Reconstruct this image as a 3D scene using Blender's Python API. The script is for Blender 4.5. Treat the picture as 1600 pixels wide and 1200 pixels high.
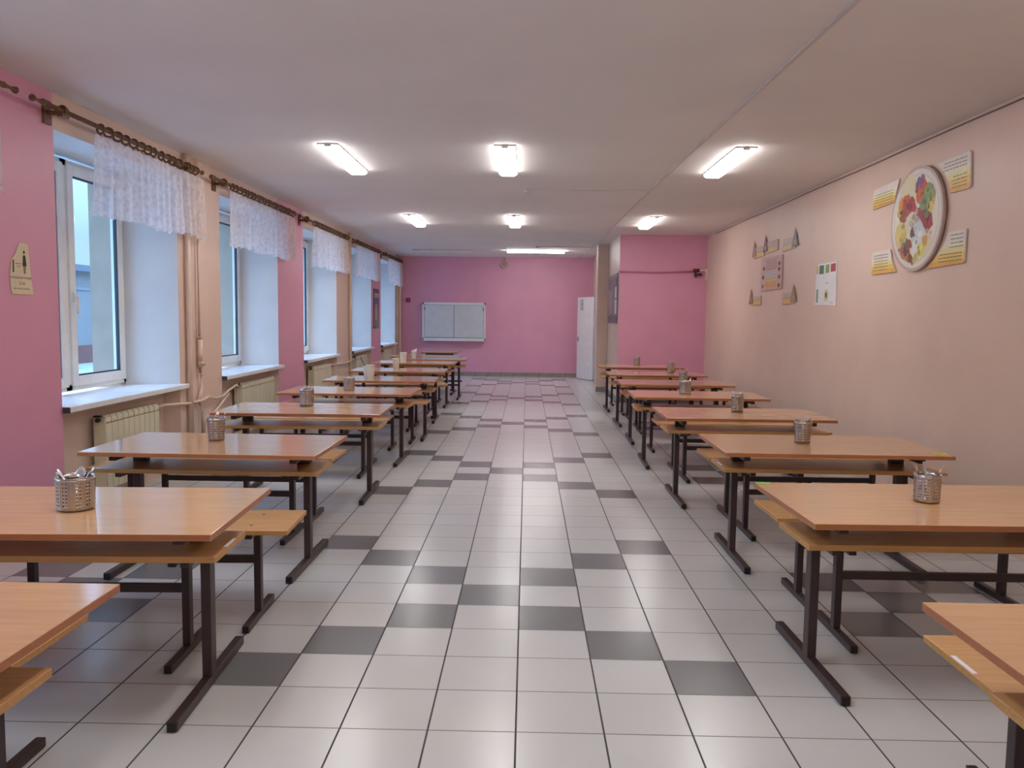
import bpy, bmesh, math, random
from mathutils import Vector, Matrix
PI = math.pi
S = bpy.context.scene
COL = S.collection
for o in list(bpy.data.objects): bpy.data.objects.remove(o)

# ---------------------------------------------------------------- camera, world, exposure
cam_d = bpy.data.cameras.new('camera'); cam = bpy.data.objects.new('camera', cam_d); COL.objects.link(cam)
cam_d.sensor_fit = 'HORIZONTAL'; cam_d.sensor_width = 36.0; cam_d.lens = 1261.3 / 1600 * 36.0
cam_d.clip_start = 0.05; cam_d.clip_end = 300
_p, _y, _r = .08337, .017645, .0124
cy, sy, cp, sp = math.cos(_y), math.sin(_y), math.cos(_p), math.sin(_p)
right = Vector((cy, sy, 0)); fwd = Vector((-sy * cp, cy * cp, -sp)); up = right.cross(fwd)
r2 = right * math.cos(_r) + up * math.sin(_r); u2 = -right * math.sin(_r) + up * math.cos(_r)
cam.matrix_world = Matrix(((r2.x, u2.x, -fwd.x, .35124), (r2.y, u2.y, -fwd.y, -4.21614), (r2.z, u2.z, -fwd.z, 1.54597), (0, 0, 0, 1)))
S.camera = cam
S.view_settings.view_transform = 'Standard'; S.view_settings.look = 'None'
S.view_settings.gamma = 1.0; S.view_settings.use_curve_mapping = False
S.view_settings.exposure = 0.15

def lin(c):
    return tuple(((v / 255) / 12.92 if v / 255 <= .04045 else ((v / 255 + .055) / 1.055) ** 2.4) for v in c)
W = bpy.data.worlds.new('dusk_sky'); S.world = W; W.use_nodes = True
bg = W.node_tree.nodes['Background']
SKY = (.40, .66, 1.0)
# overcast evening sky: a little brighter towards the zenith
nt = W.node_tree
tc = nt.nodes.new('ShaderNodeTexCoord'); sx = nt.nodes.new('ShaderNodeSeparateXYZ'); mr = nt.nodes.new('ShaderNodeMapRange')
mx = nt.nodes.new('ShaderNodeMix'); mx.data_type = 'RGBA'
mr.inputs[1].default_value = .08; mr.inputs[2].default_value = .65
mx.inputs[6].default_value = (.13, .20, .25, 1); mx.inputs[7].default_value = (.66, 1.08, 1.85, 1)
nt.links.new(tc.outputs['Generated'], sx.inputs[0]); nt.links.new(sx.outputs['Z'], mr.inputs[0])
nt.links.new(mr.outputs[0], mx.inputs[0]); nt.links.new(mx.outputs[2], bg.inputs['Color'])
SKY_STRENGTH = 4.5
LAMP_STRENGTH = 19.0
bg.inputs['Strength'].default_value = SKY_STRENGTH

# ---------------------------------------------------------------- materials
MATS = {}
def mat(name, rgb, rough=.6, metal=0., noise=None, spec=.5, bump=None, emit=None):
    """rgb in 0-255 sRGB; noise=(scale, amount, (sx,sy,sz)) gives wear/grain; bump=(scale,strength)"""
    m = bpy.data.materials.new(name); m.use_nodes = True; MATS[name] = m
    n = m.node_tree.nodes; l = m.node_tree.links; b = n['Principled BSDF']
    c = lin(rgb)
    b.inputs['Base Color'].default_value = (*c, 1); b.inputs['Roughness'].default_value = rough
    b.inputs['Metallic'].default_value = metal; b.inputs['Specular IOR Level'].default_value = spec
    t = n.new('ShaderNodeTexCoord'); mp = n.new('ShaderNodeMapping'); l.new(t.outputs['Object'], mp.inputs[0])
    if noise is None: noise = (6., .05, (1, 1, 1))
    mp.inputs['Scale'].default_value = noise[2]
    nz = n.new('ShaderNodeTexNoise'); nz.inputs['Scale'].default_value = noise[0]; nz.inputs['Detail'].default_value = 4
    l.new(mp.outputs[0], nz.inputs['Vector'])
    mr = n.new('ShaderNodeMapRange'); mr.inputs[1].default_value = .3; mr.inputs[2].default_value = .7
    mr.inputs[3].default_value = 1 - noise[1]; mr.inputs[4].default_value = 1 + noise[1]
    l.new(nz.outputs['Fac'], mr.inputs[0])
    mm = n.new('ShaderNodeVectorMath'); mm.operation = 'SCALE'; mm.inputs[0].default_value = c
    l.new(mr.outputs[0], mm.inputs['Scale']); l.new(mm.outputs[0], b.inputs['Base Color'])
    if bump:
        nb = n.new('ShaderNodeTexNoise'); nb.inputs['Scale'].default_value = bump[0]; l.new(t.outputs['Object'], nb.inputs['Vector'])
        bp = n.new('ShaderNodeBump'); bp.inputs['Strength'].default_value = bump[1]; bp.inputs['Distance'].default_value = .01
        l.new(nb.outputs['Fac'], bp.inputs['Height']); l.new(bp.outputs[0], b.inputs['Normal'])
    if emit:
        b.inputs['Emission Color'].default_value = (*lin(emit[0]), 1); b.inputs['Emission Strength'].default_value = emit[1]
    return m

PINK = mat('pink_paint', (226, 160, 185), .42, noise=(2.2, .03, (1, 1, 1)), bump=(14, .12))
PEACH = mat('peach_paint', (228, 200, 182), .42, noise=(1.5, .04, (1, 1, 1)), bump=(14, .12))
WHITEP = mat('white_reveal_paint', (225, 225, 222), .5, noise=(3, .03, (1, 1, 1)))
CEIL = mat('ceiling_whitewash', (232, 226, 222), .75, noise=(1.2, .03, (1, 1, 1)), bump=(5, .15))
FACADE = mat('facade_render', (160, 142, 122), .85, noise=(8, .08, (1, 1, 1)))
LAM = mat('beech_laminate', (206, 160, 116), .13, spec=.8, noise=(3.5, .07, (1.2, 14, 14)))
LAMEDGE = mat('laminate_edge_band', (172, 108, 68), .4, noise=(5, .06, (2, 12, 12)))
SEATM = mat('bench_board', (210, 162, 112), .25, noise=(3.5, .08, (1.2, 14, 14)))
SEATEDGE = mat('bench_board_edge', (190, 142, 84), .5, noise=(6, .1, (2, 12, 12)))
FRAME = mat('brown_painted_steel', (60, 44, 44), .42, noise=(30, .08, (1, 1, 1)))
CAPM = mat('black_plastic_cap', (28, 24, 26), .5)
STEEL = mat('brushed_steel', (184, 176, 170), .24, 1., noise=(60, .06, (1, 1, 6)))
CUTL = mat('polished_cutlery', (225, 225, 228), .15, 1.)
WPLAST = mat('white_plastic', (240, 238, 228), .4)
UPVC = mat('white_window_plastic', (238, 236, 230), .3)
GASK = mat('grey_rubber_gasket', (58, 62, 70), .6)
SILLM = mat('white_sill_plastic', (240, 242, 244), .25)
SILLE = mat('sill_end_cap', (70, 66, 66), .5)
RAD = mat('cream_radiator_enamel', (226, 218, 190), .35)
PIPE = mat('beige_pipe_paint', (232, 208, 188), .4)
WOODROD = mat('carved_walnut', (112, 78, 52), .5, noise=(40, .25, (1, 1, 1)))
DOORM = mat('white_door_enamel', (232, 230, 230), .35)
BOARD = mat('pale_grey_shutter', (206, 210, 214), .35)
BOARDF = mat('white_shutter_frame', (226, 224, 228), .35)
SKIRT = mat('grey_skirting_tile', (150, 142, 134), .3, noise=(6, .08, (1, 1, 1)))
GROUT = mat('dark_grout', (70, 66, 66), .8)
LFRAME = mat('lamp_housing_white', (205, 200, 196), .5)
CONDUIT = mat('white_cable_duct', (206, 198, 196), .5)
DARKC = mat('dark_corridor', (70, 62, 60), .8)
PAPER = mat('white_paper', (238, 236, 238), .6)
PAPERY = mat('aged_paper', (226, 212, 178), .7)
INK = mat('black_ink', (42, 38, 38), .6)
RED = mat('red_plastic', (150, 30, 44), .4)
GREEN = mat('green_sign', (40, 110, 74), .4)

def mixnode(n, l, f, a, b):
    m = n.new('ShaderNodeMix'); m.data_type = 'RGBA'
    for s, v in ((0, f), (6, a), (7, b)):
        if isinstance(v, (int, float)): m.inputs[s].default_value = v
        elif isinstance(v, tuple): m.inputs[s].default_value = (*v, 1)
        else: l.new(v, m.inputs[s])
    return m.outputs[2]
def mathn(n, l, op, a, b=None, c=None):
    m = n.new('ShaderNodeMath'); m.operation = op
    for i, v in enumerate((a, b, c)):
        if v is None: continue
        if isinstance(v, (int, float)): m.inputs[i].default_value = v
        else: l.new(v, m.inputs[i])
    return m.outputs[0]

T = .33
def floor_material():
    m = bpy.data.materials.new('floor_tiles'); m.use_nodes = True
    n = m.node_tree.nodes; l = m.node_tree.links; b = n['Principled BSDF']
    g = n.new('ShaderNodeNewGeometry'); s = n.new('ShaderNodeSeparateXYZ'); l.new(g.outputs['Position'], s.inputs[0])
    tx = mathn(n, l, 'DIVIDE', s.outputs['X'], T); ty = mathn(n, l, 'DIVIDE', s.outputs['Y'], T)
    i = mathn(n, l, 'FLOOR', tx); j = mathn(n, l, 'FLOOR', ty)
    a = mathn(n, l, 'ABSOLUTE', mathn(n, l, 'SUBTRACT', mathn(n, l, 'FLOORED_MODULO', mathn(n, l, 'ADD', i, 3.), 7.), 3.))
    c = mathn(n, l, 'ABSOLUTE', mathn(n, l, 'SUBTRACT', mathn(n, l, 'FLOORED_MODULO', mathn(n, l, 'ADD', j, 5.), 11.), 5.))
    inner = mathn(n, l, 'MAXIMUM', mathn(n, l, 'LESS_THAN', mathn(n, l, 'ABSOLUTE', i), 3.5), mathn(n, l, 'LESS_THAN', a, 1.5))
    dark = mathn(n, l, 'MULTIPLY', mathn(n, l, 'COMPARE', a, c, .3), inner)
    # small tone change from tile to tile
    cv = n.new('ShaderNodeCombineXYZ'); l.new(i, cv.inputs[0]); l.new(j, cv.inputs[1])
    wn = n.new('ShaderNodeTexWhiteNoise'); wn.noise_dimensions = '3D'; l.new(cv.outputs[0], wn.inputs['Vector'])
    nz = n.new('ShaderNodeTexNoise'); nz.inputs['Scale'].default_value = 3.; l.new(g.outputs['Position'], nz.inputs['Vector'])
    tone = mathn(n, l, 'ADD', mathn(n, l, 'MULTIPLY', wn.outputs['Value'], .05), mathn(n, l, 'MULTIPLY', nz.outputs['Fac'], .06))
    tone = mathn(n, l, 'ADD', tone, .945)
    colr = mixnode(n, l, dark, lin((206, 206, 204)), lin((124, 125, 126)))
    vm = n.new('ShaderNodeVectorMath'); vm.operation = 'SCALE'; l.new(colr, vm.inputs[0]); l.new(tone, vm.inputs['Scale'])
    fx = mathn(n, l, 'ABSOLUTE', mathn(n, l, 'SUBTRACT', mathn(n, l, 'FRACT', tx), .5))
    fy = mathn(n, l, 'ABSOLUTE', mathn(n, l, 'SUBTRACT', mathn(n, l, 'FRACT', ty), .5))
    gx = mathn(n, l, 'GREATER_THAN', fx, .5 - .0036 / T); gy = mathn(n, l, 'GREATER_THAN', fy, .5 - .0030 / T)
    c1 = mixnode(n, l, gy, vm.outputs[0], lin((118, 112, 108)))
    c2 = mixnode(n, l, gx, c1, lin((62, 60, 62)))
    l.new(c2, b.inputs['Base Color'])
    gr = mathn(n, l, 'MAXIMUM', gx, gy)
    nr = n.new('ShaderNodeTexNoise'); nr.inputs['Scale'].default_value = 9.; l.new(g.outputs['Position'], nr.inputs['Vector'])
    ro = mathn(n, l, 'ADD', mathn(n, l, 'MULTIPLY', nr.outputs['Fac'], .08), .20)
    l.new(mathn(n, l, 'MULTIPLY_ADD', gr, .45, ro), b.inputs['Roughness'])
    bp = n.new('ShaderNodeBump'); bp.inputs['Strength'].default_value = .25; bp.inputs['Distance'].default_value = .002
    l.new(mathn(n, l, 'SUBTRACT', 1., gr), bp.inputs['Height']); l.new(bp.outputs[0], b.inputs['Normal'])
    return m
FLOORM = floor_material()

def glass_material():
    m = bpy.data.materials.new('window_glass'); m.use_nodes = True
    n = m.node_tree.nodes; l = m.node_tree.links; n.remove(n['Principled BSDF']); out = n['Material Output']
    tr = n.new('ShaderNodeBsdfTransparent'); tr.inputs[0].default_value = (.90, .95, .97, 1)
    gl = n.new('ShaderNodeBsdfGlossy'); gl.inputs['Roughness'].default_value = .01
    g = n.new('ShaderNodeNewGeometry'); dt = n.new('ShaderNodeVectorMath'); dt.operation = 'DOT_PRODUCT'
    l.new(g.outputs['Incoming'], dt.inputs[0]); l.new(g.outputs['Normal'], dt.inputs[1])
    co = mathn(n, l, 'ABSOLUTE', dt.outputs['Value'])
    f2 = mathn(n, l, 'MULTIPLY_ADD', mathn(n, l, 'POWER', mathn(n, l, 'SUBTRACT', 1., co), 5.), .95, .05)   # Schlick
    mx = n.new('ShaderNodeMixShader'); l.new(f2, mx.inputs[0]); l.new(tr.outputs[0], mx.inputs[1]); l.new(gl.outputs[0], mx.inputs[2])
    l.new(mx.outputs[0], out.inputs[0]); return m
GLASS = glass_material()

def lace_material():
    m = bpy.data.materials.new('white_sheer_lace'); m.use_nodes = True
    n = m.node_tree.nodes; l = m.node_tree.links; n.remove(n['Principled BSDF']); out = n['Material Output']
    t = n.new('ShaderNodeTexCoord')
    di = n.new('ShaderNodeBsdfDiffuse'); di.inputs[0].default_value = (*lin((245, 238, 240)), 1)
    tl = n.new('ShaderNodeBsdfTranslucent'); tl.inputs[0].default_value = (*lin((240, 235, 238)), 1)
    tr = n.new('ShaderNodeBsdfTransparent')
    m1 = n.new('ShaderNodeMixShader'); m1.inputs[0].default_value = .38
    l.new(di.outputs[0], m1.inputs[1]); l.new(tl.outputs[0], m1.inputs[2])
    nz = n.new('ShaderNodeTexNoise'); nz.inputs['Scale'].default_value = 26; l.new(t.outputs['Object'], nz.inputs['Vector'])
    mr = n.new('ShaderNodeMapRange'); mr.inputs[1].default_value = .35; mr.inputs[2].default_value = .65
    mr.inputs[3].default_value = .20; mr.inputs[4].default_value = .38; l.new(nz.outputs['Fac'], mr.inputs[0])
    m2 = n.new('ShaderNodeMixShader'); l.new(mr.outputs[0], m2.inputs[0]); l.new(m1.outputs[0], m2.inputs[1]); l.new(tr.outputs[0], m2.inputs[2])
    l.new(m2.outputs[0], out.inputs[0]); return m
LACE = lace_material()

def lamp_material(nm, k):
    m = bpy.data.materials.new(nm); m.use_nodes = True
    n = m.node_tree.nodes; l = m.node_tree.links; n.remove(n['Principled BSDF'])
    e = n.new('ShaderNodeEmission'); e.inputs[0].default_value = (1.0, .965, .95, 1); e.inputs[1].default_value = LAMP_STRENGTH * k
    l.new(e.outputs[0], n['Material Output'].inputs[0]); return m
LIT = lamp_material('lit_diffuser', 1.0); LITB = lamp_material('bright_diffuser', 2.0)

# ---------------------------------------------------------------- mesh helpers
def bx(bm, x0, x1, y0, y1, z0, z1, mi=0, M=None):
    vs = [bm.verts.new((x, y, z)) for z in (z0, z1) for x, y in ((x0, y0), (x1, y0), (x1, y1), (x0, y1))]
    if M: 
        for v in vs: v.co = M @ v.co
    fs = [(3, 2, 1, 0), (4, 5, 6, 7), (0, 1, 5, 4), (1, 2, 6, 5), (2, 3, 7, 6), (3, 0, 4, 7)]
    out = []
    for f in fs:
        q = bm.faces.new([vs[k] for k in f]); q.material_index = mi; out.append(q)
    return out
def prism(bm, pts, axis, a, b, mi=0):
    """extrude a polygon (list of 2D points) along an axis from a to b"""
    def P(p, t):
        return {'x': (t, p[0], p[1]), 'y': (p[0], t, p[1]), 'z': (p[0], p[1], t)}[axis]
    A = [bm.verts.new(P(p, a)) for p in pts]; B = [bm.verts.new(P(p, b)) for p in pts]
    n = len(pts); fs = [bm.faces.new(A), bm.faces.new(B[::-1])]
    for i in range(n): fs.append(bm.faces.new((A[i], B[i], B[(i + 1) % n], A[(i + 1) % n])))
    for f in fs: f.material_index = mi
    return fs
def tube(bm, pts, r, seg=10, mi=0, caps=True, radii=None):
    pts = [Vector(p) for p in pts]; rings = []
    for i, p in enumerate(pts):
        d = (pts[min(i + 1, len(pts) - 1)] - pts[max(i - 1, 0)]).normalized()
        q = d.cross(Vector((0, 0, 1)))
        if q.length < 1e-3: q = d.cross(Vector((1, 0, 0)))
        q.normalize(); w = d.cross(q); rr = radii[i] if radii else r
        rings.append([bm.verts.new(p + q * rr * math.cos(t) + w * rr * math.sin(t)) for t in [2 * PI * k / seg for k in range(seg)]])
    for i in range(len(rings) - 1):
        for k in range(seg):
            f = bm.faces.new((rings[i][k], rings[i][(k + 1) % seg], rings[i + 1][(k + 1) % seg], rings[i + 1][k])); f.material_index = mi; f.smooth = True
    if caps:
        for rg in (rings[0], rings[-1][::-1]):
            f = bm.faces.new(rg); f.material_index = mi
def lathe(bm, prof, seg=32, mi=0, c=(0, 0, 0)):
    rings = []
    for r, z in prof:
        rings.append([bm.verts.new((c[0] + r * math.cos(2 * PI * k / seg), c[1] + r * math.sin(2 * PI * k / seg), c[2] + z)) for k in range(seg)])
    for i in range(len(rings) - 1):
        for k in range(seg):
            f = bm.faces.new((rings[i][k], rings[i][(k + 1) % seg], rings[i + 1][(k + 1) % seg], rings[i + 1][k])); f.material_index = mi; f.smooth = True
    return rings
def torus(bm, c, R, r, axis='y', seg=18, s2=6, mi=0):
    vs = []
    for a in range(seg):
        t = 2 * PI * a / seg; row = []
        for b in range(s2):
            u = 2 * PI * b / s2; q = R + r * math.cos(u); h = r * math.sin(u)
            p = {'y': (q * math.cos(t), h, q * math.sin(t)), 'z': (q * math.cos(t), q * math.sin(t), h), 'x': (h, q * math.cos(t), q * math.sin(t))}[axis]
            row.append(bm.verts.new((c[0] + p[0], c[1] + p[1], c[2] + p[2])))
        vs.append(row)
    for a in range(seg):
        for b in range(s2):
            f = bm.faces.new((vs[a][b], vs[(a + 1) % seg][b], vs[(a + 1) % seg][(b + 1) % s2], vs[a][(b + 1) % s2])); f.smooth = True; f.material_index = mi
def obj(name, bm, mats, parent=None, bevel=0, fixn=True):
    if bevel:
        bmesh.ops.bevel(bm, geom=[e for e in bm.edges if e.calc_length() > bevel * 2.5], offset=bevel, segments=2, affect='EDGES', profile=.5, clamp_overlap=True)
    if fixn: bmesh.ops.recalc_face_normals(bm, faces=bm.faces)
    me = bpy.data.meshes.new(name); bm.to_mesh(me); bm.free()
    for m in (mats if isinstance(mats, (list, tuple)) else [mats]): me.materials.append(m)
    o = bpy.data.objects.new(name, me); COL.objects.link(o)
    if parent: o.parent = parent
    return o
def nb(): return bmesh.new()
def thing(name, label, cat, loc=(0, 0, 0), rz=0, group=None):
    o = bpy.data.objects.new(name, None); COL.objects.link(o); o.empty_display_size = .1
    o.location = loc; o.rotation_euler = (0, 0, rz); return tag(o, label, cat, group)
def tag(o, label, cat, group=None):
    o['label'] = label; o['category'] = cat
    if group: o['group'] = group
    return o
def struct(o, label=None, cat=None):
    o['kind'] = 'structure'
    if label: o['label'] = label
    if cat: o['category'] = cat
    return o
def dup(root, loc, rz, label, group):
    r = root.copy(); COL.objects.link(r); r.location = loc; r.rotation_euler = (0, 0, rz); r['label'] = label
    if group: r['group'] = group
    def rec(a, b):
        for ch in list(a.children):
            c = ch.copy(); COL.objects.link(c); c.parent = b; rec(ch, c)
    rec(root, r); return r
def text_into(bm, s, size, M, mi=0):
    cu = bpy.data.curves.new('t', 'FONT'); cu.body = s; cu.size = size; cu.align_x = 'CENTER'; cu.resolution_u = 3
    o = bpy.data.objects.new('t', cu); COL.objects.link(o)
    me = bpy.data.meshes.new_from_object(o.evaluated_get(bpy.context.evaluated_depsgraph_get()))
    b2 = nb(); b2.from_mesh(me); 
    for v in b2.verts: v.co = M @ v.co
    tmp = bpy.data.meshes.new('tmp'); b2.to_mesh(tmp); b2.free()
    n0 = len(bm.faces); bm.from_mesh(tmp); bm.faces.ensure_lookup_table()
    for f in bm.faces[n0:]: f.material_index = mi
    bpy.data.objects.remove(o); bpy.data.meshes.remove(me); bpy.data.meshes.remove(tmp)

# ---------------------------------------------------------------- the room
XL, XR, YF, YB, H = -2.95, 3.60, 16.6, -7.5, 3.05
XO = -3.73; XP = -3.42          # outer face of the left wall, plane of the window frames
XS, YA = 2.02, 10.6             # side wall past the alcove, alcove back wall
b = nb(); bx(b, XO, XR + .2, YB - .2, YF + .2, -.12, 0); struct(obj('floor', b, FLOORM), 'floor of pale square tiles crossed by dark grey zigzags', 'floor')
b = nb(); bx(b, XO, XR + .2, YB - .2, YF + .2, H, H + .15); struct(obj('ceiling', b, CEIL), 'whitewashed flat ceiling', 'ceiling')
b = nb(); bx(b, XR, XR + .2, YB - .2, YF + .2, 0, H); struct(obj('wall_right', b, PEACH), 'long peach wall on the right', 'wall')
b = nb(); bx(b, XO, XR, YF, YF + .2, 0, H); struct(obj('wall_far', b, PINK), 'pink wall at the far end', 'wall')
b = nb(); bx(b, XO, XR, YB - .2, YB, 0, H); struct(obj('wall_behind', b, PEACH), 'peach wall behind the camera', 'wall')
b = nb(); bx(b, XS + .12, XR, YA, YA + .12, 0, H); struct(obj('wall_alcove', b, PINK), 'pink wall closing the right table row', 'wall')
DY0, DY1, DZ = 14.55, 15.48, 2.06
b = nb()
bx(b, XS, XS + .12, YA, DY0, 0, H, 0); bx(b, XS, XS + .12, DY1, YF, 0, H, 0); bx(b, XS, XS + .12, DY0, DY1, DZ, H, 0)
b.faces.ensure_lookup_table()
for f in b.faces:
    if abs(f.calc_center_median().y - YA) < .001: f.material_index = 1
b.normal_update()
struct(obj('wall_side', b, [PEACH, PINK]), 'peach side wall behind the pink corner', 'wall')
b = nb(); bx(b, 1.80, XS, 12.62, 12.98, 0, H); struct(obj('wall_pilaster', b, PEACH, bevel=.008), 'peach pilaster beside the open door', 'wall')

# left wall with window recesses
WIN = [(-4.85, -2.85), (-1.71, .25), (1.44, 3.40), (4.46, 6.47), (7.69, 9.76), (10.88, 12.88), (13.98, 15.96)]
PCOL = [1, 0, 1, 0, 1, 0, 1, 0]   # 0 peach, 1 pink : pier before each window, and the last one
PCOL = [0, 0, 1, 0, 1, 0, 1, 0]
ZS, ZT = .865, 2.80
b = nb()
edges = [YB] + [v for w in WIN for v in w] + [YF]
for k in range(len(WIN) + 1):
    y0, y1 = edges[2 * k], edges[2 * k + 1]
    a0 = 0 if k == 0 else .10; a1 = 0 if k == len(WIN) else .05
    outline = [(XL, y0), (XL, y1), (XP, y1 + a1), (XP - .07, y1 + a1), (XO, y1 + a1), (XO, y0 - a0), (XP - .07, y0 - a0), (XP, y0 - a0)]
    for f in prism(b, outline, 'z', 0, ZS - .03, 0)[2:]:
        if f.calc_center_median().x > XL - .001: f.material_index = PCOL[k]
    fs = prism(b, outline, 'z', ZS - .03, H, PCOL[k])
    for f in fs[2:]:
        c = f.calc_center_median()
        if c.x > XL - .001: f.material_index = PCOL[k]
        elif c.x > XP: f.material_index = 2
        else: f.material_index = 3
for (y0, y1) in WIN:
    for f in bx(b, XO, XL, y0, y1, ZT, H, 0):
        if f.calc_center_median().z < ZT + .001: f.material_index = 2
    bx(b, XO, -3.10, y0, y1, 0, ZS - .045, 0)
struct(obj('wall_left', b, [PEACH, PINK, WHITEP, FACADE], fixn=True), 'window wall of pink and peach piers', 'wall')

# windows: frame, sashes, glass, handle, sill
for k, (y0, y1) in enumerate(WIN):
    a, c = y0 + .03, y1 - .09; z0, z1 = .885, 2.775; mid = (a + c) / 2 - .03
    w = nb(); fx0, fx1 = XP - .07, XP
    for (u0, u1, v0, v1) in ((a, a + .07, z0, z1), (c - .05, c, z0, z1), (mid - .045, mid + .045, z0, z1), (a, c, z0, z0 + .055), (a, c, z1 - .055, z1)):
        bx(w, fx0, fx1, u0, u1, v0, v1)
    fr = obj('window_%d' % (k + 1), w, UPVC, bevel=.004)
    struct(fr, 'white plastic window, number %d of the row' % (k + 1), 'window')
    for si, (s0, s1) in enumerate(((a + .055, mid - .03), (mid + .03, c - .035))):
        q = nb(); zz0, zz1 = z0 + .035, z1 - .035; t = .085
        for (u0, u1, v0, v1) in ((s0, s0 + t, zz0, zz1), (s1 - t, s1, zz0, zz1), (s0 + t, s1 - t, zz0, zz0 + t), (s0 + t, s1 - t, zz1 - t, zz1)):
            bx(q, XP - .055, XP + .018, u0, u1, v0, v1)
        sash = obj('sash', q, UPVC, fr, bevel=.005)
        q = nb(); g = .012
        for (u0, u1, v0, v1) in ((s0 + t, s0 + t + g, zz0 + t, zz1 - t), (s1 - t - g, s1 - t, zz0 + t, zz1 - t), (s0 + t, s1 - t, zz0 + t, zz0 + t + g), (s0 + t, s1 - t, zz1 - t - g, zz1 - t)):
            bx(q, XP - .022, XP + .004, u0, u1, v0, v1)
        obj('gasket', q, GASK, sash)
        q = nb(); bx(q, XP - .016, XP - .010, s0 + t, s1 - t, zz0 + t, zz1 - t); obj('pane', q, GLASS, sash)
    q = nb(); yh = mid + .03 + .042; bx(q, XP + .018, XP + .03, yh - .014, yh + .014, 1.62, 1.70)
    tube(q, [(XP + .03, yh, 1.66), (XP + .055, yh, 1.66)], .009, 8); bx(q, XP + .046, XP + .062, yh - .010, yh + .012, 1.53, 1.675)
    obj('window_handle', q, UPVC, fr, bevel=.002)
    # sill board
    q = nb(); prism(q, [(XP + .0, y0 - .0), (XL, y0 + .0), (XL, y0 + .0), (XL + .055, y0 + .0), (XL + .055, y1 + .09), (XL, y1 + .09), (XL, y1), (XP, y1 - .10)][:2] + [(XL + .055, y0), (XL + .055, y1 + .09), (XL + .003, y1 + .09), (XL + .003, y1), (XP, y1 - .10)], 'z', ZS - .045, ZS)
    sl = obj('window_sill', q, SILLM, fr, bevel=.006)
    q = nb(); bx(q, XL + .003, XL + .057, y0 - .004, y0 + .002, ZS - .047, ZS - .004); obj('sill_end_cap', q, SILLE, sl)

# skirting tiles
def skirt(name, x0, x1, y0, y1, along):
    q = nb(); bx(q, x0, x1, y0, y1, 0, .105, 0)
    o = obj(name, q, [SKIRT, GROUT]); struct(o)
    q = nb()
    L = (x1 - x0) if along == 'x' else (y1 - y0); n = int(L / T)
    for i in range(1, n + 1):
        if along == 'x': bx(q, x0 + i * T - .004, x0 + i * T + .004, y0 - .0015, y0, 0, .104)
        else: bx(q, x0 - .0015, x0, y0 + i * T - .004, y0 + i * T + .004, 0, .104)
    if n: obj('tile_joints', q, GROUT, o)
skirt('baseboard_far', -2.95, 2.02, YF - .014, YF, 'x')
skirt('baseboard_alcove', XS, XR, YA - .014, YA, 'x')
skirt('baseboard_side', XS - .014, XS, YA - .014, 12.62, 'y')
skirt('baseboard_pilaster', 1.80, XS, 12.606, 12.62, 'x')

# dim corridor behind the open door
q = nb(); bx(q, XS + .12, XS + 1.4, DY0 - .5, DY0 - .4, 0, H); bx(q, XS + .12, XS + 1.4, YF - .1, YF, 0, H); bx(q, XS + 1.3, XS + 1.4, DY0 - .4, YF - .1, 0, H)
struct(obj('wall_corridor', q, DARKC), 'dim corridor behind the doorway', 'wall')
q = nb()
for (u0, u1, v0, v1) in ((DY0, DY0 + .05, 0, DZ), (DY1 - .05, DY1, 0, DZ), (DY0, DY1, DZ - .05, DZ)): bx(q, XS - .02, XS + .13, u0, u1, v0, v1)
struct(obj('trim_1', q, DOORM, bevel=.004), 'white door frame in the side wall', 'door frame')
# door leaf, swung open towards the far wall
hinge = Vector((XS - .045, 15.46)); free = Vector((1.64, 16.30)); d = free - hinge
dl = bpy.data.objects.new('door_1', None)
q = nb(); L = d.length; bx(q, 0, L, -.02, .02, .015, 2.045)
leaf = obj('door_1', q, DOORM, bevel=.003); leaf.location = (hinge.x, hinge.y, 0); leaf.rotation_euler = (0, 0, math.atan2(d.y, d.x))
bpy.data.objects.remove(dl); leaf.name = 'door_1'
struct(leaf, 'white door standing open against the far pink wall', 'door')
q = nb(); tube(q, [(L - .07, .02, 1.0), (L - .07, .065, 1.0)], .011, 8); tube(q, [(L - .07, .06, 1.0), (L - .19, .06, 1.0)], .009, 8)
bx(q, L - .09, L - .05, .02, .026, .93, 1.07); obj('door_handle', q, STEEL, leaf)
q = nb(); sx0 = L - .32; bx(q, sx0 + .0, sx0 + .125, .0205, .024, 1.73, 1.98, 0)
bx(q, sx0 + .022, sx0 + .103, .0242, .0248, 1.75, 1.96, 1)
# running figure and arrow
def cbx(u0, u1, v0, v1): bx(q, sx0 + u0, sx0 + u1, .025, .0256, v0, v1, 0)
cbx(.055, .072, 1.915, 1.935); cbx(.05, .075, 1.865, 1.91); cbx(.035, .055, 1.885, 1.895); cbx(.04, .056, 1.835, 1.865); cbx(.066, .09, 1.84, 1.862)
cbx(.04, .085, 1.79, 1.805); cbx(.055, .070, 1.765, 1.79)
obj('exit_sign', q, [GREEN, PAPER], leaf)['label'] = 'green exit sign with running figure'

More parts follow.
